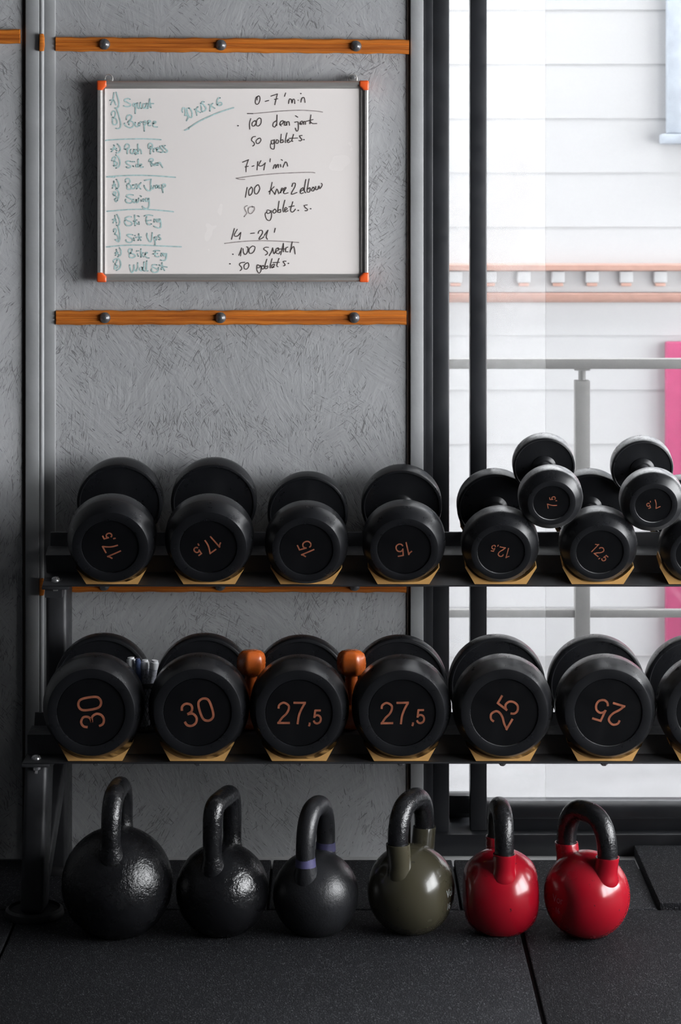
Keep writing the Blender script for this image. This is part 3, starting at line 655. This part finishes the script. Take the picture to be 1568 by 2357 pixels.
DIG = {  # pen paths on a 1-high grid; S = smoothed, L = straight
 '0': ([('C', [(.30, .95), (.10, .84), (.055, .5), (.10, .16), (.30, .05), (.50, .16), (.545, .5), (.50, .84)])], .60),
 '1': ([('L', [(.36, 0), (.36, 1.0)]), ('S', [(.36, .97), (.27, .86), (.10, .755)])], .50),
 '2': ([('S', [(.075, .69), (.11, .85), (.30, .95), (.50, .84), (.525, .68), (.42, .47), (.22, .27), (.085, .07)]), ('L', [(.02, .055), (.57, .055)])], .60),
 '3': ([('S', [(.075, .73), (.13, .88), (.29, .95), (.46, .87), (.495, .73), (.42, .59), (.24, .535)]), ('S', [(.24, .535), (.45, .49), (.54, .30), (.46, .12), (.28, .05), (.11, .12), (.05, .28)])], .60),
 '5': ([('L', [(.54, .945), (.13, .945)]), ('L', [(.165, .985), (.09, .44)]), ('S', [(.085, .47), (.18, .58), (.31, .62), (.47, .54), (.54, .35), (.48, .15), (.29, .05), (.12, .11), (.05, .25)])], .60),
 '7': ([('L', [(.04, .945), (.585, .945)]), ('S', [(.545, .93), (.40, .68), (.28, .38), (.22, 0)])], .60),
 ',': ([('L', [(.10, .11), (.10, -.02)]), ('L', [(.105, .0), (.045, -.14)])], .24)}
def number_bm(s, h):
    bb_ = bmesh.new(); x = 0; items = []
    for i, ch in enumerate(s):
        k = 1.0 if ',' not in s[:i+1] else .64
        items.append((ch, x, k)); x += (DIG[ch][1]+.085)*k
    tot = x-.085
    for ch, x0, k in items:
        hw = (.045 if k == 1 else .050)*h*(1 if k == 1 else .85)
        for typ, p in DIG[ch][0]:
            closed = typ == 'C'
            if closed: p = smooth_stroke([p[-1]]+p+[p[0], p[1]], 6)[6:-6]
            elif typ == 'S': p = smooth_stroke(p, 6)
            p = [((x0-tot/2+a*k)*h, (b_*k-.5)*h) for a, b_ in p]
            rows = []
            for i in range(len(p)):
                d = Vector(p[min(i+1, len(p)-1)])-Vector(p[max(i-1, 0)])
                if closed and i in (0, len(p)-1): d = Vector(p[1])-Vector(p[-2])
                d.normalize(); nx, nz = -d.y*hw, d.x*hw
                rows.append([bb_.verts.new((p[i][0]+sg*nx, yy, p[i][1]+sg*nz)) for sg, yy in ((1, 0), (-1, 0), (-1, -.0007), (1, -.0007))])
            for A, B in zip(rows, rows[1:]):
                for q in range(4): bb_.faces.new((A[q], A[(q+1) % 4], B[(q+1) % 4], B[q]))
            if not closed: bb_.faces.new(rows[0]); bb_.faces.new(rows[-1][::-1])
    return bb_
GD = {'U': 'round rubber dumbbells on the upper shelf', 'L': 'round rubber dumbbells on the lower shelf', 'S': 'small dumbbells lying on top'}
def dumbbell(kind, label, tier, center, tilt, num_deg, yaw=0.0, show=True):
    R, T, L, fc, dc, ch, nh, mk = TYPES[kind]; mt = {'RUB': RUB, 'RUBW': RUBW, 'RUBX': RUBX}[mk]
    dirv = Vector((-math.sin(yaw)*math.cos(tilt), math.cos(yaw)*math.cos(tilt), math.sin(tilt)))
    t = thing('dumbbell', label, 'dumbbell', Vector(center)+dirv*(L/2), (tilt, 0, yaw), GD[tier])
    if kind not in _mesh:
        m_ = {}
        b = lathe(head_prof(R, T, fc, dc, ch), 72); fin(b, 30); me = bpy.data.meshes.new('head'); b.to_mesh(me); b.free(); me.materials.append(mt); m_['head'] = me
        b = lathe([(0, .0030), (dc*R-.0012, .0030), (dc*R-.0004, .0036), (dc*R-.0004, .006), (0, .006)], 60); fin(b); me = bpy.data.meshes.new('face_disc'); b.to_mesh(me); b.free(); me.materials.append(DISC); m_['disc'] = me
        hl = L/2-T-.006
        b = lathe([(0, -hl), (.0155, -hl), (.0155, -hl+.004), (.0135, -hl+.008), (.0158, -hl*.5), (.0166, 0), (.0158, hl*.5), (.0135, hl-.008), (.0155, hl-.004), (.0155, hl), (0, hl)], 28); fin(b); me = bpy.data.meshes.new('handle'); b.to_mesh(me); b.free(); me.materials.append(STEELH); m_['handle'] = me
        b = number_bm(kind, nh*R); fin(b); me = bpy.data.meshes.new('number'); b.to_mesh(me); b.free(); me.materials.append(COPPER); m_['num'] = me
        _mesh[kind] = m_
    m_ = _mesh[kind]
    def mk_(name, me, par, loc=(0, 0, 0), rot=(0, 0, 0)):
        o = bpy.data.objects.new(name, me); C.objects.link(o); o.parent = par; o.location = loc; o.rotation_euler = rot; return o
    h1 = mk_('head', m_['head'], t, (0, -L/2, 0)); h2 = mk_('head', m_['head'], t, (0, L/2, 0), (0, 0, PI))
    mk_('handle', m_['handle'], t)
    for h in (h1, h2): mk_('face_disc', m_['disc'], h)
    if show:
        n1 = mk_('number', m_['num'], h1, (0, .0029, 0), (0, -math.radians(num_deg), 0)); n1['label'] = 'copper coloured number'
    return t
def on_shelf(M, x, R, u): return M @ Vector((x, u, R+.0045))
UPX = [256, 481, 705.5, 930, 1152.5, 1379, 1604]
UP = [('17,5', 115, 'leftmost dumbbell of the upper shelf, number 17,5 reading upwards'), ('17,5', 218, 'black dumbbell number 17,5 upside down, second from left on the upper shelf'),
      ('15', 114, 'black dumbbell number 15 turned on its side, third on the upper shelf'), ('15', 192, 'black dumbbell number 15 upside down, fourth on the upper shelf by the window jamb'),
      ('12,5', 167, 'black dumbbell number 12,5 upside down, in front of the window mullion'), ('12,5', -41, 'black dumbbell number 12,5 slanting downwards, below the two small dumbbells'),
      ('10', 20, 'black dumbbell cut off by the right edge, upper shelf')]
ups = []
for i, (k, dg, lab) in enumerate(UP):
    R = TYPES[k][0]; x = PX(UPX[i], 4.74); tl = TU+(math.radians(-4.5) if i == 2 else 0)
    c_ = on_shelf(MU, x, R, -.020); ups.append((x, R))
    dumbbell(k, lab, 'U', c_, tl, dg, show=(i < 6))
    xs = XU0+i*SPU
    saddle(MU, xs, R, R+.0045, .002, .056); saddle(MU, xs, R, R+.0045, .198, .250)
LPX = [211, 455.5, 688.5, 925.5, 1160.5, 1399, 1634]
LP = [('30', 99, 'leftmost dumbbell of the lower shelf, number 30 turned sideways'), ('30', 17, 'black dumbbell number 30 tilted slightly, right of the marker pens'),
      ('27,5', 0, 'black dumbbell number 27,5 between the two small orange dumbbells'), ('27,5', 1, 'black dumbbell number 27,5 right of both small orange dumbbells'),
      ('25', 60, 'black dumbbell number 25 slanting steeply upwards, lower shelf'), ('25', 163, 'black dumbbell number 25 upside down, lower shelf'),
      ('22,5', 0, 'black dumbbell cut off by the right edge, lower shelf')]
for i, (k, dg, lab) in enumerate(LP):
    R = TYPES[k][0]; x = PX(LPX[i], 4.525)
    dumbbell(k, lab, 'L', on_shelf(ML, x, R, -.022), TL, dg, show=(i < 6))
    xs = XL0+i*SPU
    saddle(ML, xs, R, R+.0045, .002, .054); saddle(ML, xs, R, R+.0045, .212, .262)
# two small dumbbells lying in the hollows between upper ones
def hollow(a, b_, r):
    (x1, R1), (x2, R2) = a, b_; z1, z2 = R1+.0045, R2+.0045
    d = math.hypot(x2-x1, z2-z1); r1, r2 = R1+r+.0006, R2+r+.0006
    a_ = (r1*r1-r2*r2+d*d)/(2*d); h = math.sqrt(r1*r1-a_*a_); ux, uz = (x2-x1)/d, (z2-z1)/d
    return x1+a_*ux-h*uz, z1+a_*uz+h*ux
for i, dg, lab in ((4, 101, 'small dumbbell number 7,5 lying on the two dumbbells numbered 12,5'), (5, 207, 'small dumbbell number 7,5 at the right edge, lying on top of two dumbbells')):
    R = TYPES['7,5'][0]; x, z = hollow(ups[i], ups[i+1], R)
    dumbbell('7,5', lab, 'S', MU @ Vector((x, -.012, z)), TU, dg, yaw=.0)

# ------------------------------------------------------------------ small orange vinyl dumbbells standing between the heads
def vinyl_dumbbell(label, x, u, yaw, lean, lettering=False):
    base = ML @ Vector((x, u, .0405))
    t = thing('small_dumbbell', label, 'dumbbell', base, (0, lean, yaw), 'small orange dumbbells on the lower shelf')
    def hexhead(z0, flip):
        prof = [(.0, 0), (.019, 0), (.0265, .004), (.030, .012), (.031, .024), (.030, .036), (.027, .044), (.020, .0495), (0, .0505)]
        b = bmesh.new(); rings = []; seg = 48
        for r, h in prof:
            hz = z0+(h if not flip else .0505-h)
            ring = []
            for k in range(seg):
                t_ = 2*PI*k/seg; a = (t_ % (PI/3))-PI/6
                rr = r*(.15+.85*math.cos(PI/6)/max(math.cos(a), .885)) if r > 0 else 0
                ring.append(b.verts.new((rr*math.cos(t_), rr*math.sin(t_), hz)))
            rings.append(ring)
        for A, B in zip(rings, rings[1:]):
            for k in range(seg): b.faces.new((A[k], A[(k+1) % seg], B[(k+1) % seg], B[k]))
        bmesh.ops.remove_doubles(b, verts=b.verts[:], dist=1e-5)
        return b
    obj('head', hexhead(.0, True), NEO, t, ang=60)
    h = obj('head', hexhead(.110, False), NEO, t, ang=60)
    b = lathe([(0, .04), (.0135, .04), (.0125, .055), (.0145, .083), (.0125, .111), (.0135, .126), (0, .126)], 28, 'Z'); obj('handle', b, NEO, t)
    if lettering:
        tb, w_ = text_bm('1 KG', .0045, .0003); tb.transform(Matrix.Translation((-w_/2, 0, 0)) @ Matrix.Identity(4))
        tb.transform(Matrix.Translation((0, -.006, 0.1608)) @ Matrix.Rotation(-PI/2, 4, 'X')); obj('printed_lettering', tb, plain('pale_print', (.6, .5, .42), .5), h)
vinyl_dumbbell('small orange dumbbell standing between the 30 and 27,5 dumbbells', PX(574, 4.63), .098, .25, .03)
vinyl_dumbbell('small orange dumbbell standing between the two 27,5 dumbbells', PX(809, 4.63), .098, -.12, .0)

# ------------------------------------------------------------------ pen cup and markers
cx, cu = PX(334, 4.635), .1005; cb = ML @ Vector((cx, cu, .0405))
cup = thing('pen_cup', 'black wire mesh pen cup between the two 30 dumbbells', 'pen cup', cb)
b = bmesh.new(); rC = .0335; hC = .098
for k in range(28):
    for s in (-1, 1):
        tube([(rC*math.cos(2*PI*k/28+s*1.2*q/8), rC*math.sin(2*PI*k/28+s*1.2*q/8), .002+(hC-.006)*q/8) for q in range(9)], .0006, 4, b)
obj('mesh_side', b, MESH, cup)
obj('rim', lathe([(rC-.0015, hC-.010), (rC+.0015, hC-.010), (rC+.002, hC-.005), (rC+.0015, hC), (rC-.0015, hC), (rC-.0015, hC-.010)], 40, 'Z'), MESH, cup)
obj('base', lathe([(0, 0), (rC, 0), (rC+.0005, .004), (rC-.001, .0045), (0, .0035)], 40, 'Z'), MESH, cup)
def pen(label, px, py, bx, dy, sleeve, cap, r=.0078):
    top = P(px, py, 4.635+dy); bot = cb+Vector((bx, dy*.6, .006)); d = top-bot; L = d.length
    t = thing('marker_pen', label, 'marker pen', bot, d.to_track_quat('Z', 'Y').to_euler(), 'marker pens in the mesh cup')
    obj('barrel', lathe([(0, 0), (r*.9, 0), (r, .002), (r, L-.018), (r*.97, L-.017), (0, L-.017)], 24, 'Z'), sleeve, t)
    obj('cap', lathe([(0, L-.0175), (r*1.04, L-.0175), (r*1.06, L-.010), (r*1.0, L-.004), (r*.8, L-.0035), (r*.78, L), (0, L)], 24, 'Z'), cap, t)
pen('white pen furthest left in the cup, mostly hidden by the dumbbell head', 301, 1513, -.018, .008, PENW, PENW, .0088)
pen('slim dark blue pen in the mesh cup', 317, 1515, -.008, -.004, PENB, PENB, .006)
pen('upright white marker with grey printed barrel, third pen from left', 334, 1518.5, .002, .004, PENP, PENW)
pen('white marker leaning right, rightmost pen in the cup', 357, 1520, -.004, -.010, PENP, PENW, .0085)

# ------------------------------------------------------------------ kettlebells
def kettlebell(label, px, d, R, hc, a, dxy, zt, rt, body_m, grip_m, flat=None, power=(.75, .8), neck=.0028, collar=None, collar_m=None, band=None, letters=None, lean=.008):
    yaw = math.atan2(dxy[1], dxy[0])                  # handle runs along local x
    t = thing('kettlebell', label, 'kettlebell', (PX(px, d), d, .0004), (0, 0, yaw), 'kettlebells on the floor in front of the rack')
    b = bmesh.new(); nu, nv = 96, 60; rows = []
    for j in range(nv+1):
        th = PI*j/nv; row = []
        for i in range(nu):
            ph = 2*PI*i/nu
            x, y, z = R*math.sin(th)*math.cos(ph), R*math.sin(th)*math.sin(ph), hc+R*math.cos(th)
            if flat:
                k = 14; yy = abs(y)/flat
                if yy > 1e-6: y = math.copysign(flat*yy/((1+yy**k)**(1/k)), y)
            if z < 0: z = 0
            row.append((x, y, z))
        rows.append(row)
    top = b.verts.new((0, 0, hc+R)); bot = b.verts.new((0, 0, 0))
    V = [[b.verts.new(p) for p in rows[j]] for j in range(1, nv)]
    for i in range(nu):
        i2 = (i+1) % nu
        b.faces.new((top, V[0][i], V[0][i2])); b.faces.new((bot, V[-1][i2], V[-1][i]))
        for j in range(len(V)-1): b.faces.new((V[j][i], V[j+1][i], V[j+1][i2], V[j][i2]))
    bmesh.ops.remove_doubles(b, verts=b.verts[:], dist=1e-6)
    body = obj('body', b, body_m, t, ang=50)
    zsurf = hc+math.sqrt(max(1e-6, R*R-(a-lean*.6)**2)); zs = zsurf+(.022 if not collar else collar-zsurf)
    slope = lean/.06; lx = lambda z: a-slope*max(0, zs-z)
    pts = []; rad = []
    for q in (0, .35, .7, .9):
        z = zsurf-.030+(zs-zsurf+.030)*q; pts.append((-lx(z), 0, z))
    n = 40
    for i in range(n+1):
        f = PI*i/n; cs, sn = math.cos(f), math.sin(f)
        pts.append((-a*math.copysign(abs(cs)**power[0], cs), 0, zs+(zt-zs)*abs(sn)**power[1]))
    pts += [(-p[0], 0, p[2]) for p in pts[3::-1]]
    for p in pts:
        ex = max(0, 1-max(0, p[2]-zsurf+.012)/.030)
        rad.append(rt*(1.0+.05*max(0, (p[2]-zs)/(zt-zs)))+(neck*ex*ex*2.2 if not collar else 0))
    obj('handle', tube(pts, rad, 28), grip_m, t, ang=60)
    if collar:
        for s in (-1, 1):
            pr = []
            for q in range(13):
                z = zsurf-.042+(collar-zsurf+.042)*q/12
                ex = max(0, 1-max(0, z-(zsurf-.024))/.030)
                pr.append((rt+.0036+.006*ex**2.5, z))
            pr += [(rt+.0034, collar+.001), (rt+.0012, collar+.001), (rt+.0005, collar-.004), (rt-.002, collar-.006)]
            sh = Matrix.Identity(4); sh[0][2] = s*slope; sh[0][3] = s*a-s*slope*collar
            obj('collar', lathe(pr, 40, 'Z', M=sh), collar_m, t, ang=50)
    if band:
        for s in (-1, 1):
            z = band; e = lambda zz: rt+neck*2.2*max(0, 1-max(0, zz-zsurf+.012)/.030)**2
            pr = [(e(z-.009)-.001, z-.009), (e(z-.009)+.0007, z-.0088), (e(z)+.0009, z), (e(z+.008)+.0007, z+.008), (e(z+.009)-.001, z+.0082)]
            o = obj('painted_band', lathe(pr, 32, 'Z', M=Matrix.Translation((s*lx(z), 0, 0))), PURPLE, t); o['label'] = 'purple painted band around the handle root'
    if letters:
        side, lines, lm = letters
        bb_ = bmesh.new()
        for s, h, zo, rot in lines:
            tb, w_ = text_bm(s, h, .0006); tb.transform(Matrix.Translation((-w_/2, 0, zo-h/2)))
            merge(bb_, tb)
        # wrap on to the flattened cheek
        for v in bb_.verts:
            x, z, off = v.co.x, v.co.z, v.co.y
            yy0 = math.sqrt(max(1e-6, R*R-x*x-(z)**2)); k = 14; q = yy0/flat
            y = flat*q/((1+q**k)**(1/k)) if flat else yy0
            v.co = Vector((x*(-side), side*(y-off-.0001), hc+z)) if side > 0 else Vector((x, -(y-off-.0001), hc+z))
        obj('printed_lettering', bb_, lm, body)
    return t
kettlebell('largest glossy black cast iron kettlebell, beside the rack leg', 270, 4.47, .110, .095, .074, (.010, .148), .279, .0190, IRON1, IRON1, power=(.62, .75))
kettlebell('glossy black pitted kettlebell with flat-topped handle, second from left', 512, 4.47, .0918, .081, .060, (.033, .115), .2605, .0187, IRON2, IRON2, power=(.36, .42))
kettlebell('matt charcoal kettlebell with two purple bands on its handle', 727, 4.475, .0848, .0715, .058, (.039, .108), .2445, .0188, IRON3, IRON3, power=(.8, .8), band=.1515)
kettlebell('olive green kettlebell with black handle set in tall collars', 947, 4.48, .0885, .079, .067, (.056, .120), .2560, .0198, OLIVE, GRIPI, flat=.0840, power=(.75, .85), collar=.186, collar_m=OLIVE, lean=.014,
           letters=(-1, [('Vol', .016, .004, 0), ('16', .013, -.022, 0)], WHITEP))
kettlebell('red kettlebell seen edge-on, left of the pair', 1152.5, 4.475, .0868, .0745, .061, (-.006, .116), .2405, .0188, REDE, GRIPI, flat=.0738, power=(.75, .8), collar=.168, collar_m=REDE, lean=.013)
kettlebell('red kettlebell with handle turned sideways, rightmost on the floor', 1351, 4.455, .0852, .0768, .061, (-.066, .094), .2400, .0196, REDE, GRIPI, flat=.0760, power=(.75, .85), collar=.1645, collar_m=REDE, lean=.013,
           letters=(1, [('Vor', .015, .004, 0), ('16', .011, -.018, 0)], PINKP))
